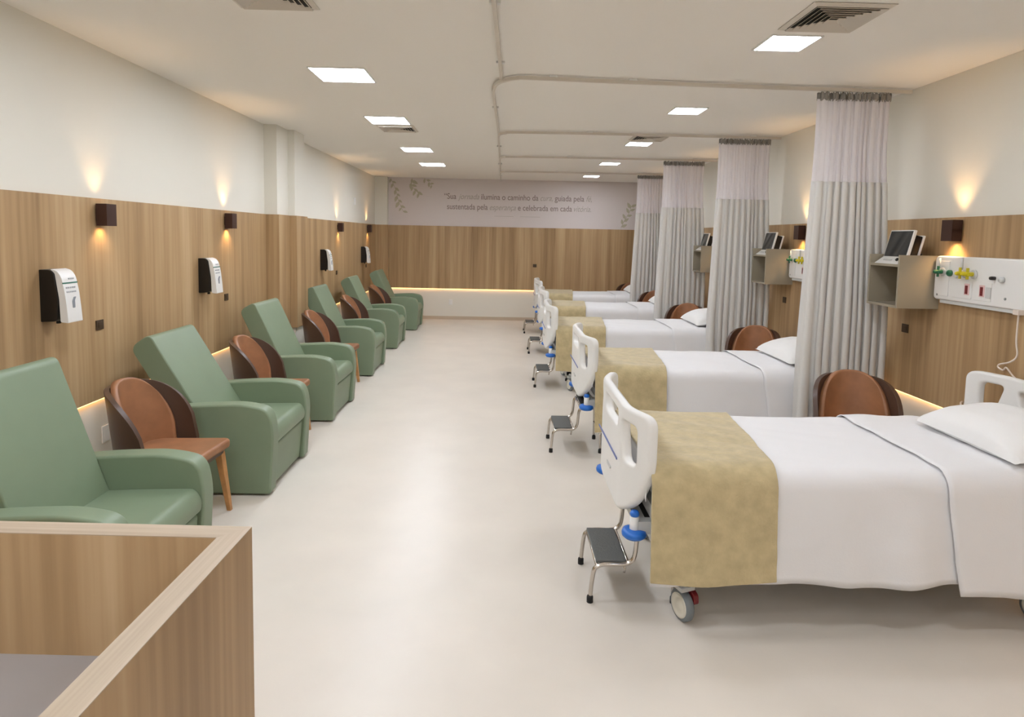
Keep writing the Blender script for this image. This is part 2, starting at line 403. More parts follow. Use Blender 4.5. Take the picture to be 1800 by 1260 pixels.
# ------------------------------------------------------------------ wall sconces
def sconce():
    r = thing('wall_sconce', '', 'wall lamp'); a = .052; z0, z1 = -.072, .072; tk = .004
    b = MB()
    b.box((0.012, -a, z0), (.012 + tk, a, z1)).box((.082 - tk, -a, z0), (.082, a, z1))
    b.box((.012, -a, z0), (.082, -a + tk, z1)).box((.012, a - tk, z0), (.082, a, z1)).box((.012, -a, -.01), (.082, a, .01))
    b.build('housing', M_bronze, r)
    MB().box((0, -.035, -.04), (.012, .035, .04)).build('wall_mount', M_bronze, r)
    q = MB()
    for s in (1, -1):
        q.lathe([(0, s * .012), (.022, s * .012), (.022, s * .045), (.012, s * .052), (0, s * .052)], 14, Matrix.Translation((.047, 0, 0)))
    q.build('bulb', M_lamp, r)
    return r
sc = sconce()
sl_ = [((WX, 4.2, 1.888), 0, 'dark bronze up and down wall lamp above the nearest soap dispenser'),
       ((WX, 6.1, 1.895), 0, 'dark bronze up and down wall lamp on the left wall before the column'),
       ((WX, 10.2, 1.895), 0, 'dark bronze up and down wall lamp just beyond the column'),
       ((WX, 12.4, 1.90), 0, 'dark bronze up and down wall lamp closest to the far left corner'),
       ((WXR, 4.26, 1.902), PI, 'dark bronze up and down wall lamp over the nearest medical gas panel'),
       ((WXR, 6.47, 1.902), PI, 'dark bronze wall lamp seen between the first two curtains'),
       ((WXR, 8.65, 1.902), PI, 'dark bronze wall lamp behind the second curtain'),
       ((WXR, 10.8, 1.902), PI, 'dark bronze wall lamp behind the third curtain')]
for i, (loc, rz, l) in enumerate(sl_):
    o = dup(sc, loc, rz, l, 'bronze wall sconces', i == 0)
    sx = 1 if rz == 0 else -1
    for s in (1, -1):
        ld = bpy.data.lights.new('sconce_spot', 'SPOT'); ld.energy = SPOT_W * (1.0 if s > 0 else .62); ld.color = (1, .60, .26)
        ld.spot_size = math.radians(80 if s > 0 else 115); ld.spot_blend = .9; ld.shadow_soft_size = .02
        lo = bpy.data.objects.new('sconce_spot', ld); COL.objects.link(lo); lo.parent = o
        lo.location = (.045 if s > 0 else .036, 0, s * (.066 if s > 0 else .060))
        lo.rotation_euler = (PI if s > 0 else 0, 0, 0)

# ------------------------------------------------------------------ soap dispensers
def dispenser():
    r = thing('soap_dispenser', '', 'soap dispenser')      # local: wall at x=0, faces +x
    side = rounded([(0, -.155), (.095, -.15), (.105, -.02), (.085, .13), (.06, .15), (0, .15)], [.005, .02, .03, .04, .03, .005], 4)
    MB().prism(side, -.062, .062).build('body', M_black, r, bevel=.004)
    front = [(.06, .155), (.10, .145), (.125, .11), (.142, .02), (.152, -.08), (.158, -.16), (.112, -.155), (.108, -.02), (.088, .13)]
    MB().prism(rounded(front, [.01, .02, .02, .02, .02, .006, .01, .01, .01], 3), -.058, .066).build('cover', M_white, r, bevel=.006)
    tag(MB().box((.1285, -.058, .068), (.1345, .066, .076)).build('green_band', mat('green_band', (70, 120, 104), .5), r), 'green band across the cover')
    mp = mat('grey_print', (176, 178, 180), .6)
    for z, n in ((.045, 5), (.02, 6)):
        tx = MB()
        for k in range(n):
            y = -.042 + k * (.085 / n); xx = .138 + (.045 - z) * .12
            tx.box((xx, y, z - .0045), (xx + .003, y + .085 / n * .6, z + .0045))
        tx.build('printed_line', mp, r)
    MB().box((.118, -.005, .092), (.131, .04, .1)).build('printed_line', mp, r)
    hd = MB(); hd.prism(rounded([(-.008, -.075), (.012, -.075), (.01, -.03), (.022, -.01), (.008, -.012), (-.006, -.035)], .004, 3), .1475, .1535, 'x')
    hd.build('hand_symbol', mat('grey_symbol', (140, 144, 150), .6), r)
    MB().lathe([(0, -.17), (.012, -.17), (.012, -.15), (0, -.15)], 12, Matrix.Translation((.06, 0, 0))).build('nozzle', M_rub, r)
    return r
dp = dispenser()
for i, (y, l) in enumerate([(3.70, 'black and white soap dispenser on the left wall, nearest the camera'),
                            (5.59, 'black and white soap dispenser on the left wall before the column'),
                            (9.27, 'black and white soap dispenser on the left wall just past the column'),
                            (11.9, 'black and white soap dispenser on the left wall nearest the far corner')]):
    dup(dp, (WX, y, 1.405), 0, l, 'wall soap dispensers', i == 0)

# ------------------------------------------------------------------ small plates
def plate(w_, h_, m, nm='switch_plate', cat='switch plate'):
    r = thing(nm, '', cat)
    MB().box((0, -w_ / 2, -h_ / 2), (.008, w_ / 2, h_ / 2)).build('face_plate', m, r, bevel=.002)
    MB().box((.008, -w_ * .25, -h_ * .28), (.011, w_ * .25, h_ * .28)).build('button', m, r, bevel=.001)
    return r
bp_ = plate(.075, .065, M_brownplate)
for i, (loc, rz, l) in enumerate([((WX, 4.16, 1.16), 0, 'small brown plate right of the nearest soap dispenser'),
        ((WX, 6.07, 1.16), 0, 'small brown plate right of the second soap dispenser'),
        ((WX, 10.1, 1.165), 0, 'small brown plate beside the third soap dispenser'),
        ((WX, 12.27, 1.175), 0, 'small brown plate below the farthest left soap dispenser'),
        ((WXR, 4.74, 1.157), PI, 'small brown plate under the nearest monitor shelf'),
        ((WXR, 6.82, 1.165), PI, 'small brown plate under the second monitor shelf'),
        ((.687, WY, 1.19), -PI / 2, 'small brown plate on the far wall above the last footboard')]):
    dup(bp_, loc, rz, l, 'brown plates in the wood cladding', i == 0)
wp_ = plate(.075, .115, M_white, 'wall_socket', 'wall socket')
for i, (loc, rz, l) in enumerate([((XL, 4.22, .40), 0, 'white socket on the low wall behind the nearest brown chair'),
        ((-1.10, YF, .375), -PI / 2, 'white socket low on the far wall')]):
    dup(wp_, loc, rz, l, 'white wall sockets', i == 0)
tq = plate(.13, .13, M_white, 'wall_call_unit', 'call unit'); tq.location = (XL, 11.45, 2.38)
tag(tq, 'small white call unit high on the left wall between two lamps')

# ------------------------------------------------------------------ far wall mural
r = thing('wall_mural', 'pale printed mural with a two line quote across the far wall', 'mural', (.16, YF, 2.49))
MB().box((-2.60, -.006, ZT - 2.49), (2.97, 0, H - 2.49)).build('printed_panel', M_mural, r)
def text(words, x, z, size, parent, width):
    """row of words; (string, italic?) scaled to a total width"""
    me_list = []; cx = 0
    for wd, it in words:
        c = bpy.data.curves.new('quote_word', 'FONT'); c.body = wd; c.size = size; c.extrude = .0008
        c.shear = .35 if it else 0; c.offset = 0 if it else .001
        o = bpy.data.objects.new('quote_word', c); COL.objects.link(o)
        dg = bpy.context.evaluated_depsgraph_get(); me = bpy.data.meshes.new_from_object(o.evaluated_get(dg)); bpy.data.objects.remove(o)
        xs = [v.co.x for v in me.vertices]; me_list.append((me, cx - min(xs), it)); cx += max(xs) - min(xs) + size * .30
    k = width / (cx - size * .3)
    for me, off, it in me_list:
        me.transform(Matrix(((k, 0, 0, x + off * k), (0, 0, -1, -.0075), (0, 1, 0, z), (0, 0, 0, 1))))
        me.materials.clear(); me.materials.append(M_inkl if it else M_ink)
        o = bpy.data.objects.new('quote_word', me); COL.objects.link(o); o.parent = parent
text([('\u201cSua', 0), ('jornada', 1), ('ilumina o caminho da', 0), ('cura,', 1), ('guiada pela', 0), ('f\u00e9,', 1)], -1.42, .08, .17, r, 3.13)
text([('sustentada pela', 0), ('esperan\u00e7a', 1), ('e celebrada em cada', 0), ('vit\u00f3ria.', 1)], -1.36, -.135, .17, r, 3.06)
MB().lathe([(0, -.004), (.026, -.004), (.026, 0)], 20, Matrix.Translation((.12, -.007, -.265)) @ Matrix.Rotation(PI / 2, 4, 'X')).build('quote_dot', M_ink, r)
MB().box((-.36, -.009, -.268), (.05, -.0065, -.262)).box((.19, -.009, -.268), (.62, -.0065, -.262)).build('quote_rule', M_inkl, r)
def sprig(pts, n, size, parent, sgn=1):
    m = MB(); pp = smoothpath([(x, -.008, z) for x, z in pts], 6)
    m.tube(pp, .004, 5)
    for k in range(n):
        p = pp[int((k + .5) / n * (len(pp) - 1))]; a = random.uniform(.5, 1.0) * (1 if k % 2 else -1) + math.atan2(pts[-1][1] - pts[0][1], pts[-1][0] - pts[0][0])
        L = size * random.uniform(.7, 1.2); w_ = L * .24
        loop = [(0, 0), (L * .35, w_), (L * .7, w_ * .7), (L, 0), (L * .7, -w_ * .7), (L * .35, -w_)]
        m.add([(p.x + u * math.cos(a) - v * math.sin(a), -.0075 - .0002 * k, p.z + u * math.sin(a) + v * math.cos(a)) for u, v in loop], [tuple(range(6))])
    m.build('leaf_sprig', M_leafink, parent)
sprig([(-2.55, .48), (-2.45, .25), (-2.38, .0), (-2.28, -.22)], 12, .13, r)
sprig([(-2.1, .50), (-2.12, .38), (-2.05, .26), (-1.95, .18)], 9, .14, r)
sprig([(-1.85, .50), (-1.75, .42), (-1.68, .33)], 5, .10, r)
sprig([(2.35, -.46), (2.42, -.30), (2.52, -.12), (2.55, .0)], 9, .13, r)
sprig([(2.75, .1), (2.78, .3), (2.85, .45)], 6, .12, r)

# ------------------------------------------------------------------ green recliners
def recliner(tilt):
    r = thing('recliner_armchair', '', 'recliner')          # local: faces +x, origin at floor under the middle of the front edge
    W = .83; aw = .115
    armp = rounded([(-.80, .012), (-.015, .012), (.012, .44), (-.02, .60), (-.20, .635), (-.46, .625), (-.74, .60), (-.80, .54)], [.02, .02, .10, .13, .20, .1, .05, .08], 6)
    for s in (-1, 1):
        y0, y1 = sorted((s * W / 2, s * (W / 2 - aw)))
        MB().prism(armp, y0, y1).build('armrest', M_green, r, bevel=.022, seg=4)
    iw = W / 2 - aw - .002
    seat = rounded([(-.60, .33), (-.005, .33), (.005, .40), (-.03, .462), (-.30, .455), (-.60, .44)], [.02, .03, .04, .06, .02, .02], 5)
    MB().prism(seat, -iw, iw).build('seat_cushion', M_green, r, bevel=.012, seg=3)
    MB().prism(rounded([(-.60, .02), (-.045, .02), (-.02, .322), (-.60, .322)], .02, 4), -iw, iw).build('footrest_panel', M_green, r, bevel=.012, seg=3)
    MB().box((-.74, -W / 2 + .05, 0), (-.08, W / 2 - .05, .02)).build('base_plinth', M_rub, r)
    a = math.radians(tilt); d = Vector((-math.sin(a), math.cos(a))); n = Vector((-math.cos(a), -math.sin(a)))
    P = Vector((-.46, .40)); L = .80; T = .165
    q = [P, P + d * L, P + d * (L - .015) + n * T, P + n * T + d * .05]
    MB().prism(rounded([tuple(x) for x in q], [.02, .05, .06, .04], 5), -iw, iw).build('backrest', M_green, r, bevel=.03, seg=4)
    return r
RC = [(-1.545, 2.885, 0, 'sage green vinyl recliner directly behind the reception counter'),
      (-1.54, 4.57, 0, 'sage green vinyl recliner, second from the counter, below the nearest wall lamp'),
      (-1.57, 6.27, -.015, 'sage green vinyl recliner, third from the counter, just before the column'),
      (-1.60, 8.22, 0, 'sage green vinyl recliner just beyond the wall column'),
      (-1.62, 10.15, .01, 'sage green vinyl recliner, fifth from the counter, between two brown chairs'),
      (-1.58, 12.1, 0, 'sage green vinyl recliner in the far left corner')]
protos = {}
for i, (x, y, a, l) in enumerate(RC):
    tl_ = (19, 31, 26, 24, 26, 25)[i]; tl_ = 25 if tl_ in (24, 26) else tl_
    nw = tl_ not in protos
    if nw: protos[tl_] = recliner(tl_)
    dup(protos[tl_], (x, y, 0), a, l, 'green recliners along the left wall', nw)

# ------------------------------------------------------------------ brown chairs
def brown_chair():
    r = thing('visitor_chair', '', 'chair')                 # local: faces +x, origin under the seat centre
    # seat
    sp = rounded([(-.24, -.17), (.245, -.235), (.245, .235), (-.24, .17)], [.06, .05, .05, .06], 5)
    MB().prism(sp, .415, .475, 'z').build('seat', M_tan, r, bevel=.02, seg=4)
    MB().prism(rounded([(-.22, -.15), (.215, -.205), (.215, .205), (-.22, .15)], .03, 3), .385, .414, 'z').build('seat_frame', M_dark, r)
    # shell: wraps round the back, wings run forward
    def topz(t):                                            # t = -1..1 round the back
        q = max(0, (abs(t) - .25) / .75); return .47 + .388 * max(0, 1 - q ** 2.1) ** .5
    def shell(u, v, off, lim=1.0, z0=.37):
        t = (u * 2 - 1) * lim; a = PI + t * math.radians(98)
        rx, ry = .265 + off, .255 + off
        zt_ = topz(t); z = z0 + (zt_ - z0) * v
        h = (z - .37) / .5; fl = 1 + .10 * h
        x = -.03 + rx * math.cos(a) * fl - .035 * h; y = ry * math.sin(a) * (1 + .06 * h)
        return (x, y, z)
    MB().grid(lambda u, v: shell(u, v, 0), 40, 12).build('back_shell', M_dark, r, solid=.03, bevel=.008)
    def pad(u, v):
        wv = 1 - .24 * max(0, (v - .3) / .7) ** 1.8
        t = (u * 2 - 1) * .72 * wv; a = PI + t * math.radians(98)
        off = -.034
        z = .45 + (.890 - .13 * abs(u * 2 - 1) ** 2.6 - .45) * v
        h = (z - .37) / .5
        return (-.03 + (.265 + off) * math.cos(a) * (1 + .10 * h) - .035 * h, (.255 + off) * math.sin(a) * (1 + .06 * h), z)
    MB().grid(pad, 30, 28).build('back_pad', M_tan, r, solid=.036)
    for sx, sy in ((1, -1), (1, 1), (-1, -1), (-1, 1)):
        top = (.19 if sx > 0 else -.17, sy * (.175 if sx > 0 else .12), .40); bot = (.235 if sx > 0 else -.255, sy * (.205 if sx > 0 else .16), 0)
        q = MB(); v = []
        for p, h in ((bot, .014), (top, .024)):
            v += [(p[0] - h, p[1] - h, p[2]), (p[0] + h, p[1] - h, p[2]), (p[0] + h, p[1] + h, p[2]), (p[0] - h, p[1] + h, p[2])]
        q.add(v, [(3, 2, 1, 0), (4, 5, 6, 7), (0, 1, 5, 4), (1, 2, 6, 5), (2, 3, 7, 6), (3, 0, 4, 7)]).build('leg', M_leg, r, bevel=.005)
    return r
bc = brown_chair()
BC = [(-1.985, 3.75, -.08, 'brown leather visitor chair between the two recliners nearest the counter', 0),
      (-1.985, 5.43, -.05, 'brown leather visitor chair between the second and third green recliners', 0),
      (-1.97, 7.32, -.05, 'brown leather visitor chair in front of the wall column', 0),
      (-2.02, 9.22, -.05, 'brown leather visitor chair left of the fifth green recliner', 0),
      (-2.02, 11.17, -.05, 'brown leather visitor chair next to the recliner in the far corner', 0),
      (2.44, 4.12, -PI / 2 - .30, 'brown leather visitor chair behind the nearest bed, in front of its curtain', 1),
      (2.63, 6.46, -PI / 2 - .55, 'brown leather visitor chair beyond the second bed, below the second monitor shelf', 1),
      (2.55, 8.72, -PI / 2 - .55, 'brown leather visitor chair beyond the third bed', 1),
      (2.62, 10.90, -PI / 2 - .55, 'brown leather visitor chair beyond the fourth bed', 1),
      (2.58, 12.86, -PI / 2 - .55, 'brown leather visitor chair against the far wall, beyond the last bed', 1)]
for i, (x, y, a, l, s) in enumerate(BC): dup(bc, (x, y, 0), a, l, 'brown visitor chairs beside the beds' if s else 'brown visitor chairs between the recliners', i == 0)

# ------------------------------------------------------------------ hospital bed
def end_board(name, parent, xpos, sgn, foot):
    """moulded board; u across the bed, v height; ends wrap towards the mattress"""
    if foot: out = [(-.50, 1.0), (.50, 1.0), (.50, .72), (.41, .54), (.24, .455), (-.24, .455), (-.41, .54), (-.50, .72)]
    else: out = [(-.51, 1.045), (.51, 1.045), (.51, .62), (.46, .45), (-.46, .45), (-.51, .62)]
    zt = out[0][1]
    out = rounded(out, [.06, .06, .1, .1, .08, .08, .1, .1][:len(out)], 8)
    if foot: hs = [[(-.20, zt - .055), (.20, zt - .055), (.17, zt - .14), (-.17, zt - .14)],
          [(.27, zt - .07), (.42, zt - .07), (.42, zt - .26), (.32, zt - .26)],
          [(-.42, zt - .07), (-.27, zt - .07), (-.32, zt - .26), (-.42, zt - .26)]]
    else: hs = [[(-.22, zt - .07), (.22, zt - .07), (.19, zt - .17), (-.19, zt - .17)],
          [(.31, zt - .06), (.44, zt - .06), (.44, zt - .22), (.36, zt - .22)],
          [(-.44, zt - .06), (-.31, zt - .06), (-.36, zt - .22), (-.44, zt - .22)]]
    me = curve2d(name, [out] + [rounded(h, .035, 6)[::-1] for h in hs], .008, .016)
    bm = bmesh.new(); bm.from_mesh(me); bmesh.ops.remove_doubles(bm, verts=bm.verts, dist=.0003)
    for u in [i * .03 for i in range(-17, 18)]:
        bmesh.ops.bisect_plane(bm, geom=bm.verts[:] + bm.edges[:] + bm.faces[:], plane_co=(u, 0, 0), plane_no=(1, 0, 0))
    for v in bm.verts:
        u, z, d = v.co; q = max(0, abs(u) - .26) / .24
        v.co = (xpos + sgn * (.085 * q ** 1.7) + d, u, z)
    bmesh.ops.recalc_face_normals(bm, faces=bm.faces)
    for f in bm.faces: f.smooth = True
    bm.to_mesh(me); bm.free(); me.materials.clear(); me.materials.append(M_white)
    me.name = name
    o = bpy.data.objects.new(name, me); COL.objects.link(o); o.parent = parent
    q = o.modifiers.new('e', 'EDGE_SPLIT'); q.split_angle = math.radians(40)
    return o
def bed():
    r = thing('hospital_bed', '', 'hospital bed')           # local: x as in the room, y=0 at the middle of the bed
    fb = end_board('footboard', r, .615, 1, True)
    MB().box((.586, -.21, .700), (.5905, .36, .710)).build('accent_line', M_blueline, fb)
    MB().prism(rounded([(-.05, .605), (.06, .605), (.05, .588), (-.04, .588)], .006, 3), .586, .5905, 'x').build('badge', M_wgrey, fb)
    end_board('headboard', r, 2.975, -1, False)
    MB().box((.74, -.45, .56), (2.90, .45, .735)).build('mattress', M_wgrey, r, bevel=.03, seg=3)
    fr = MB()
    for s in (-1, 1): fr.box((.66, s * .40 - .025, .42), (2.93, s * .40 + .025, .48))
    for x in (.68, 1.2, 1.75, 2.3, 2.88): fr.box((x - .025, -.40, .43), (x + .025, .40, .47))
    fr.box((.72, -.43, .49), (2.9, .43, .555))
    fr.build('bed_frame', M_wgrey, r)
    ba = MB()
    for s in (-1, 1): ba.box((.84, s * .36 - .03, .17), (2.66, s * .36 + .03, .22))
    for x in (.87, 2.63): ba.box((x - .04, -.39, .165), (x + .04, .39, .225))
    for x in (1.15, 2.3):
        ba.box((x - .05, -.08, .2), (x + .05, .08, .44))
    ba.build('base_frame', M_wgrey, r, bevel=.006)
    for x, y in ((.885, -.40), (.885, .40), (2.60, -.40), (2.60, .40)):
        c = thing('caster', None, None); c.parent = r
        bpy.data.objects.remove(c)
        ang = math.radians(-70); mt = Matrix.Translation((x, y - .02 if y < 0 else y, 0)) @ Matrix.Rotation(ang, 4, 'Z')
        f = MB(); f.box((-.03, -.03, .152), (.03, .045, .17), mt).lathe([(0, .165), (.02, .165), (.02, .2), (0, .2)], 12, mt)
        c = f.build('caster_fork', M_wgrey, r)
        W = MB()
        rot = mt @ Matrix.Translation((0, 0, .075)) @ Matrix.Rotation(PI / 2, 4, 'X')
        W.lathe([(.054, -.020), (.066, -.020), (.075, -.012), (.075, .012), (.066, .020), (.054, .020)], 32, rot)
        W.build('tyre', M_tyre, c)
        D = MB()
        D.lathe([(0, -.024), (.02, -.024), (.026, -.019), (.045, -.019), (.05, -.024), (.058, -.022), (.058, .022), (.05, .024), (.045, .019), (.026, .019), (.02, .024), (0, .024)], 32, rot)
        D.build('wheel_disc', M_hub, c)
        p = MB(); p.prism(rounded([(-.03, .10), (.03, .085), (.06, .10), (.055, .14), (.02, .158), (-.03, .16)], .012, 3), .022, .05, mtx=mt)
        p.build('brake_pedal', M_red, c, bevel=.004)
    for s in (-1, 1):
        px, py = (.645, s * .405)
        b = MB(); b.lathe([(.018, .397), (.046, .397), (.057, .407), (.059, .42), (.054, .433), (.03, .44), (.018, .437)], 28, Matrix.Translation((px, py, 0)))
        b = b.build('corner_bumper', M_blue, r)
        MB().lathe([(.0, .390), (.022, .390), (.022, .500), (.0, .500)], 18, Matrix.Translation((px, py, 0))).build('bumper_post', M_white, b)
        MB().lathe([(0, .500), (.020, .500), (.023, .511), (.017, .524), (0, .524)], 18, Matrix.Translation((px, py, 0))).build('post_cap', M_blue, b)
    return r

def nz(x, y, z, s): return noise.noise(Vector((x * s, y * s, z * s)))
def drape(x0, x1, y0, y1, zt, zb, off, seed, skew=0, wav=.016, foot=0, slant=0, zb2=None):
    """cloth over a bed: runs down the near side, over the top and down the far side"""
    r = .085 + off; ya, yb = y0 - off, y1 + off; zt = zt + off
    prof = []
    hN = zt - r - zb; hF = zt - r - (zb2 if zb2 is not None else zb)
    for i in range(15): prof.append((ya, zb + hN * i / 14, 1 - i / 14, -1))
    for a in range(1, 6): prof.append((ya + r - r * math.cos(a * PI / 12), zt - r + r * math.sin(a * PI / 12), 0, -1))
    n = 26
    for i in range(n + 1): prof.append((ya + r + (yb - ya - 2 * r) * i / n, zt, 0, 0))
    for a in range(5, 0, -1): prof.append((yb - r + r * math.cos(a * PI / 12), zt - r + r * math.sin(a * PI / 12), 0, 1))
    for i in range(13): prof.append((yb, zt - r - hF * i / 12, i / 12, 1))
    m = MB(); nx = max(10, int((x1 - x0) / .028)); v = []
    for i in range(nx + 1):
        u = i / nx
        for (y, z, d, s) in prof:
            x = x0 + (x1 - x0) * u + skew * (y - y0) / (y1 - y0) * u + slant * d * (1 - u)
            o = 0
            if s: o = (.045 + .010 * math.sin(x * 9 + seed)) * d * .8 + wav * d * nz(x * 2.3, z * .8, seed, 2.2) * 2
            fold = .007 * nz(x * .8 + y, y * .7, seed + z * .4, 3.2) + .005 * nz(x + y * 2, z * 2 - y, seed, 6) + .004 * abs(nz(x * 1.5 - z, z * .5 + x, seed, 4))
            zz = z + (fold if not d else 0) + (d ** 4) * .012 * math.sin(x * 6.5 + seed * 2)
            yy = y + s * o + (s * abs(fold) * 1.2 if s else 0)
            v.append((x, yy, zz))
    k = len(prof); f = [(i * k + j, (i + 1) * k + j, (i + 1) * k + j + 1, i * k + j + 1) for i in range(nx) for j in range(k - 1)]
    m.add(v, f, True)
    if foot:                                                # flap down the foot end
        base = [v[j] for j in range(15 + 2, len(prof) - 14)]
        vv = []; st = 8
        for q in range(st + 1):
            h = q / st
            for p in base: vv.append((p[0] - .02 * math.sin(h * PI / 2), p[1], p[2] - foot * h))
        kb = len(base); m.add(vv, [(q * kb + j, q * kb + j + 1, (q + 1) * kb + j + 1, (q + 1) * kb + j) for q in range(st) for j in range(kb - 1)], True)
    return m
def pillow_mesh(w_, d_, h_, seed):
    m = MB(); n = 26
    for s in (1, -1):
        def fn(a, b):
            u, v = a * 2 - 1, b * 2 - 1
            e = max(0, (1 - abs(u) ** 2.6)) ** .5 * max(0, (1 - abs(v) ** 2.6)) ** .5
            pin = 1 - .06 * (1 - abs(u) ** 2) * abs(v) ** 3 - .0
            pin2 = 1 - .07 * (1 - abs(v) ** 2) * abs(u) ** 3
            z = s * h_ / 2 * e * (1 if s > 0 else .35) + .010 * e * nz(u * 2, v * 2, seed + s, 1.6)
            return (u * w_ / 2 * pin2, v * d_ / 2 * pin, z)
        m.grid(fn, n, n)
    return m
b0 = bed()
BEDS = [(3.245, 'first', 'nearest the camera', 'white hospital bed nearest the camera, fully in view beside the counter aisle'),
        (5.43, 'second', 'second from the camera', 'white hospital bed, second from the camera, between the first and second curtains'),
        (7.68, 'third', 'third from the camera', 'white hospital bed, third from the camera, behind the second curtain'),
        (9.82, 'fourth', 'fourth from the camera', 'white hospital bed, fourth from the camera, behind the third curtain'),
        (11.95, 'fifth', 'nearest the far wall', 'white hospital bed, last in the row, nearest the far wall')]
for i, (y, o_, near, l) in enumerate(BEDS):
    dx = [0, .065, -.06, -.01, .03][i]
    dup(b0, (dx, y, 0), 0, l, 'white hospital beds in the row', i == 0)
    a, b = y - .485, y + .485
    sh = drape(.70 + dx, 2.90, a, b, .745, .235 if i != 2 else .30, .004, 3.1 + i * 2, foot=.13).build('bed_sheet', M_sheet, None, solid=.003)
    tag(sh, 'white top sheet hanging over the sides of the bed ' + near, 'bed sheet', 'white bed sheets')
    td = drape(2.06 + dx, 2.78, a, b, .745, .185, .020, 3.1 + i * 2, slant=.07, wav=.016).build('turned_down_sheet', M_sheet, None, solid=.004)
    tag(td, 'white sheet fold laid across the pillow end of the bed ' + near, 'bed sheet', 'folded sheet ends by the pillows')
    bk = drape(.695 + dx, 1.275 + dx, a, b, .745, .25, .022, 5.7 + i * 1.3, skew=.10, wav=.008).build('plush_blanket', M_blanket, None, solid=.014, bevel=.005)
    tag(bk, 'olive beige plush blanket folded over the foot of the bed ' + near, 'blanket', 'beige blankets at the bed ends')
    pl = pillow_mesh(.50, .72, .25, i).build('pillow', M_pillow)
    pl.location = (2.64 + (-.075 if i == 2 else 0), y - .10 if i == 0 else y, .825); pl.rotation_euler = (0, math.radians(-7), 0)
    tag(pl, 'white pillow leaning at the headboard of the bed ' + near, 'pillow', 'white pillows')

# ------------------------------------------------------------------ step stools
def stool():
    r = thing('step_stool', '', 'step stool')               # local origin at near front foot line; x towards the bed
    f = MB(); R_ = .011
    for y in (0, .365):
        pts = [(0, y, .02), (.012, y, .15), (.03, y, .182), (.07, y, .195), (.15, y, .195), (.19, y, .205), (.215, y, .24), (.225, y, .34), (.24, y, .375), (.28, y, .39),
               (.36, y, .39), (.395, y, .375), (.408, y, .34), (.415, y, .02)]
        f.tube(smoothpath(pts, 4), R_, 10)
        f.tube([(.17, y, .193), (.165, y, .155)], .007, 8)
    for x, z in ((.03, .188), (.185, .198), (.24, .382), (.375, .385)): f.tube([(x, 0, z), (x, .365, z)], R_ * .8, 8)
    f.tube([(.41, 0, .16), (.41, .365, .16)], R_ * .7, 8)
    f.build('tube_frame', M_chrome, r)
    MB().box((.025, .008, .196), (.175, .357, .212)).build('lower_tread', M_tread, r, bevel=.004)
    tag(MB().box((.245, .008, .393), (.375, .357, .409)).build('upper_tread', M_rub, r, bevel=.004), 'black upper tread')
    for x in (0, .415):
        for y in (0, .365):
            MB().lathe([(0, 0), (.016, 0), (.016, .028), (.013, .034), (0, .034)], 14, Matrix.Translation((x, y, 0))).build('rubber_foot', M_rub, r)
    return r
st = stool()
ST = [(.465, 2.96, 'nearest the camera, beside the blue bumpered footboard of the first bed'), (.435, 5.12, 'at the foot of the second bed'), (.415, 7.39, 'at the foot of the third bed'),
      (.43, 9.56, 'at the foot of the fourth bed'), (.43, 11.6, 'at the foot of the last bed by the far wall')]
for i, (x, y, l) in enumerate(ST): dup(st, (x, y, 0), 0, 'steel two step stool ' + l, 'two step stools at the bed ends', i == 0)

# ------------------------------------------------------------------ monitor shelves, monitors
def shelf():
    r = thing('monitor_shelf', '', 'wall shelf')            # local: wall at x=0, opens towards -x, y from 0 (near side) up
    D, Wd, z0, z1 = .30, .37, 1.345, 1.725; k = .018
    MB().box((-D, 0, z0), (0, k, z1)).build('side_panel', M_taupe, r)
    MB().box((-D, Wd - k, z0), (0, Wd, z1)).build('side_panel', M_taupe, r)
    MB().box((-D, k, z0), (0, Wd - k, z0 + k)).build('bottom_panel', M_taupe, r)
    MB().box((-D, k, z1 - .085), (0, Wd - k, z1 - .085 + k)).build('shelf_board', M_taupe, r)
    MB().box((-.012, k, z0 + k), (0, Wd - k, z1 - .085)).build('back_panel', M_taupe, r)
    return r
sf = shelf()
SHY = [4.40, 6.66, 8.86, 10.98, 12.92]
nm = ['nearest the camera', 'second from the camera', 'third from the camera', 'fourth from the camera', 'next to the far wall']
for i, y in enumerate(SHY): dup(sf, (WXR, y, 0), 0, 'taupe open wall shelf under a patient monitor, ' + nm[i], 'taupe monitor shelves', i == 0)
def monitor():
    r = thing('patient_monitor', '', 'monitor')             # local: faces -x, origin at bottom centre
    tl = Matrix.Rotation(math.radians(13), 4, 'Y')
    MB().box((0, -.152, .0), (.02, .152, .255), tl).build('bezel', M_white, r, bevel=.004)
    MB().box((-.002, -.140, .055), (.0, .140, .246), tl).build('screen', M_screen, r)
    bdy = MB().box((.02, -.125, .01), (.085, .125, .225), tl).build('housing', M_black, r, bevel=.006)
    MB().box((.085, -.13, .005), (.10, .13, .235), tl).build('rear_frame', M_white, r, bevel=.004)
    lp = MB().prism([(-.055, .0), (.03, .0), (.03, .055), (.016, .055)], -.152, .152).build('control_strip', M_white, r, bevel=.004)
    n = Vector((-.61, 0, .79)); 
    MB().lathe([(0, 0), (.013, 0), (.012, .012), (0, .013)], 18, Matrix.Translation((-.018, -.095, .03)) @ Matrix.Rotation(math.radians(-52), 4, 'Y')).build('knob', M_black, lp)
    MB().box((-.012, -.03, -.001), (.001, .08, .0015), Matrix.Translation((-.018, 0, .031)) @ Matrix.Rotation(math.radians(-52), 4, 'Y') @ Matrix.Translation((0, 0, .003))).build('key_row', M_wgrey, lp)
    MB().box((.02, -.12, .0), (.14, .12, .012)).build('stand', M_black, r)
    return r
mo = monitor()
for i, y in enumerate(SHY):
    dup(mo, (2.885, y + .185, 1.658), -.06, 'white framed patient monitor tilted on the shelf ' + nm[i], 'patient monitors', i == 0)
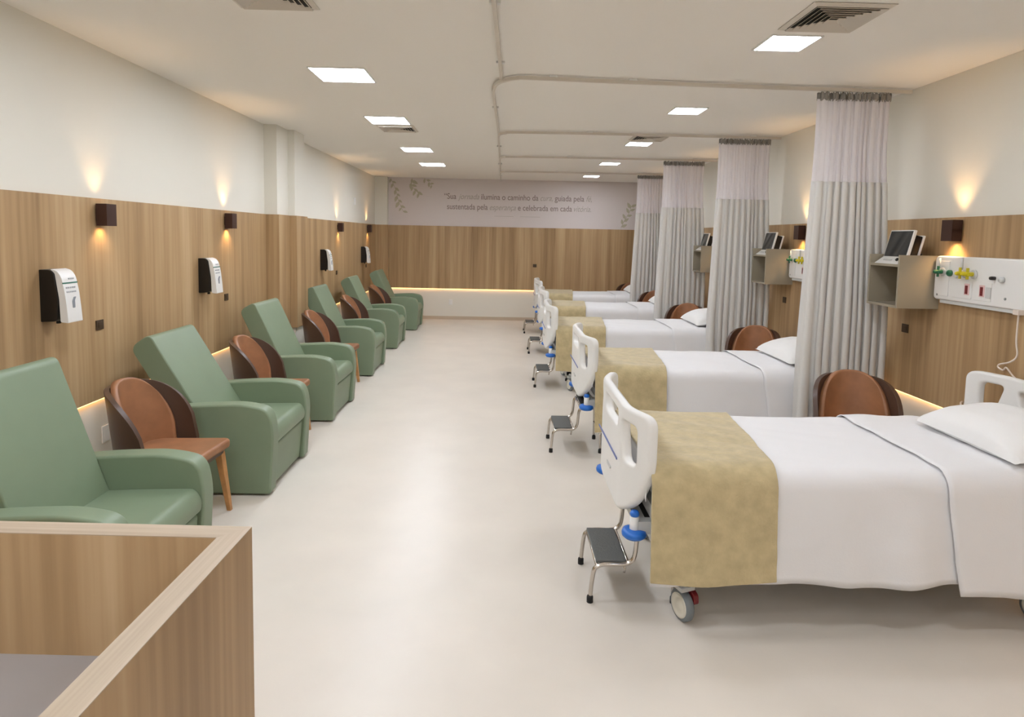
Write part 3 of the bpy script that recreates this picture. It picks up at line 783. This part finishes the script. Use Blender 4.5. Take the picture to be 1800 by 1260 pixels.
def cable(y, lab):
    m = MB(); pts = []
    for k in range(40):
        a = k * .55; pts.append((3.05 + .03 * math.cos(a), y + .06 + .05 * math.sin(a) + .001 * k, 1.668 + .0028 * (k % 23)))
    m.tube(smoothpath(pts, 3), .005, 6)
    tag(m.build('coiled_cable', M_black), lab, 'cable', 'coiled monitor cables')
cable(4.50, 'dark coiled lead on the nearest monitor shelf behind the monitor')
cable(6.74, 'dark coiled lead on the second monitor shelf behind the monitor')

# ------------------------------------------------------------------ medical gas panels
def gaspanel():
    r = thing('medical_gas_panel', '', 'medical panel')     # local: wall at x=0, faces -x; y=0 at the far (left in view) end, runs to -y
    body = rounded([(-1.36, -.15), (0, -.15), (0, .155), (-1.36, .155)], .035, 6)
    MB().prism([(p[0], p[1]) for p in body], -.055, 0, 'x').build('body', M_white, r, bevel=.012, seg=3)
    MB().box((-.045, -1.33, -.172), (0, -.06, -.15)).build('cable_duct', M_wgrey, r)
    X = -.056
    def disc(y, z, rr, L, m, nm_, n=16, x=X):
        return MB().lathe([(0, 0), (rr, 0), (rr, L * .7), (rr * .8, L), (0, L)], n, Matrix.Translation((x, y, z)) @ Matrix.Rotation(-PI / 2, 4, 'Y')).build(nm_, m, r)
    for y, m, L in ((-.09, M_greenv, .06), (-.30, M_yellow, .06), (-.375, M_yellow, .07)):
        disc(y, .045, .03, .012, M_wgrey, 'outlet_ring')
        q = MB(); q.lathe([(0, 0), (.014, 0), (.014, L), (.009, L + .01), (0, L + .01)], 12, Matrix.Translation((X, y, .045)) @ Matrix.Rotation(-PI / 2, 4, 'Y'))
        q.box((X - L * .8, y - .03, .035), (X - L * .5, y + .03, .055)).box((X - L * .75, y - .007, .01), (X - L * .55, y + .007, .085))
        q.build('gas_valve', m, r, bevel=.002)
    q = MB(); q.tube([(X - .03, -.09, .07), (X - .03, -.09, .14)], .006, 8).tube([(X - .03, -.30, .07), (X - .03, -.30, .15)], .008, 8); q.build('flow_rod', M_wgrey, r)
    tag(disc(-.16, .04, .022, .02, M_greenv, 'gas_outlet'), 'green gas outlet')
    disc(-.22, .03, .02, .015, M_wgrey, 'gas_outlet')
    tag(disc(-.545, .03, .012, .03, M_black, 'vacuum_outlet'), 'dark vacuum outlet')
    disc(-.61, .025, .018, .02, M_wgrey, 'vacuum_outlet')
    for y0, y1 in ((-.03, -.15), (-.19, -.365), (-.385, -.53)):
        MB().box((X - .003, y1, -.12), (X + .002, y0, .0 if y0 < -.1 else .12)).build('cover_plate', M_white, r, bevel=.0015)
    for y in (-.325, -.455):
        p = MB().box((X - .006, y - .022, -.095), (X - .002, y + .022, -.02)).build('power_socket', mat('pink_socket_rim', (226, 190, 186), .5), r, bevel=.002)
        MB().box((X - .01, y - .011, -.088), (X - .005, y + .011, -.032)).build('socket_insert', M_red, p, bevel=.002)
    MB().box((X - .007, -.53, -.10), (X - .002, -.487, -.03)).build('data_socket', M_wgrey, r, bevel=.002)
    for y, z in ((-.045, -.115), (-.64, -.09)): disc(y, z, .008, .004, M_grey, 'screw', 10)
    return r
gp = gaspanel()
GY = [4.385, 6.645, 8.84, 10.96]
for i, y in enumerate(GY):
    dup(gp, (WXR, y, 1.572), 0, 'white medical gas panel with coloured valves, ' + ['above the nearest bed', 'above the second bed, mostly behind a curtain', 'above the third bed', 'above the fourth bed'][i], 'medical gas panels', i == 0)
# nurse call cord
pts = [(3.05, 3.62, 1.42), (3.05, 3.62, 1.25), (3.045, 3.60, 1.16), (3.03, 3.63, 1.115), (3.02, 3.69, 1.09), (3.02, 3.70, 1.07), (3.02, 3.66, 1.06), (3.02, 3.64, 1.08), (3.03, 3.60, 1.04), (3.02, 3.52, 1.0), (3.03, 3.50, .9)]
m = MB(); m.tube(smoothpath(pts, 6), .005, 8); m.box((3.03, 3.60, 1.40), (3.08, 3.64, 1.43))
tag(m.build('nurse_call_cord', M_cord), 'looped white call cord hanging behind the nearest headboard', 'cord')
pts = [(3.06, 3.95, .72), (3.0, 3.93, .79), (2.93, 3.86, .80), (2.90, 3.80, .78), (2.95, 3.86, .76), (3.05, 3.9, .66), (3.08, 3.92, .45)]
m = MB(); m.tube(smoothpath(pts, 6), .006, 8)
tag(m.build('power_cord', M_cord), 'white power cord bunched beside the nearest pillow', 'cord')

# ------------------------------------------------------------------ reception counter
r = thing('reception_counter', 'wood laminate reception counter wall with raised edge in the foreground', 'counter', (-.618, 1.526, 0), math.radians(-1.2))
T_, ZC = .060, 1.06
MB().box((-2.0, -T_, 0), (0, 0, ZC - .002)).build('front_panel', M_wood, r)
MB().box((-T_, -1.5, 0), (0, -T_, ZC - .002)).build('side_panel', M_wood, r)
MB().add([(-2.0, 0, ZC - .002), (0, 0, ZC - .002), (-T_, -T_, ZC - .002), (-2.0, -T_, ZC - .002), (-2.0, 0, ZC), (0, 0, ZC), (-T_, -T_, ZC), (-2.0, -T_, ZC)],
         [(3, 2, 1, 0), (4, 5, 6, 7), (0, 1, 5, 4), (1, 2, 6, 5), (2, 3, 7, 6), (3, 0, 4, 7)]).build('top_edge', M_woodh, r)
MB().add([(0, 0, ZC - .002), (0, -1.5, ZC - .002), (-T_, -1.5, ZC - .002), (-T_, -T_, ZC - .002), (0, 0, ZC), (0, -1.5, ZC), (-T_, -1.5, ZC), (-T_, -T_, ZC)],
         [(3, 2, 1, 0), (4, 5, 6, 7), (0, 1, 5, 4), (1, 2, 6, 5), (2, 3, 7, 6), (3, 0, 4, 7)]).build('top_edge', M_woodv, r)
tag(MB().box((-2.0, -1.0, .725), (-T_, -T_, .75)).build('desk_top', M_deskgrey, r), 'grey desk top')
# small dark teal pot at the left edge of the desk
m = MB(); m.lathe([(0, 0), (.035, 0), (.04, .01), (.042, .07), (.038, .072), (.036, .012), (0, .01)], 28)
m = m.build('desk_cup', M_teal); m.location = (-1.226, 1.25, .75)
tag(m, 'dark teal cup on the grey desk at the left edge', 'cup')
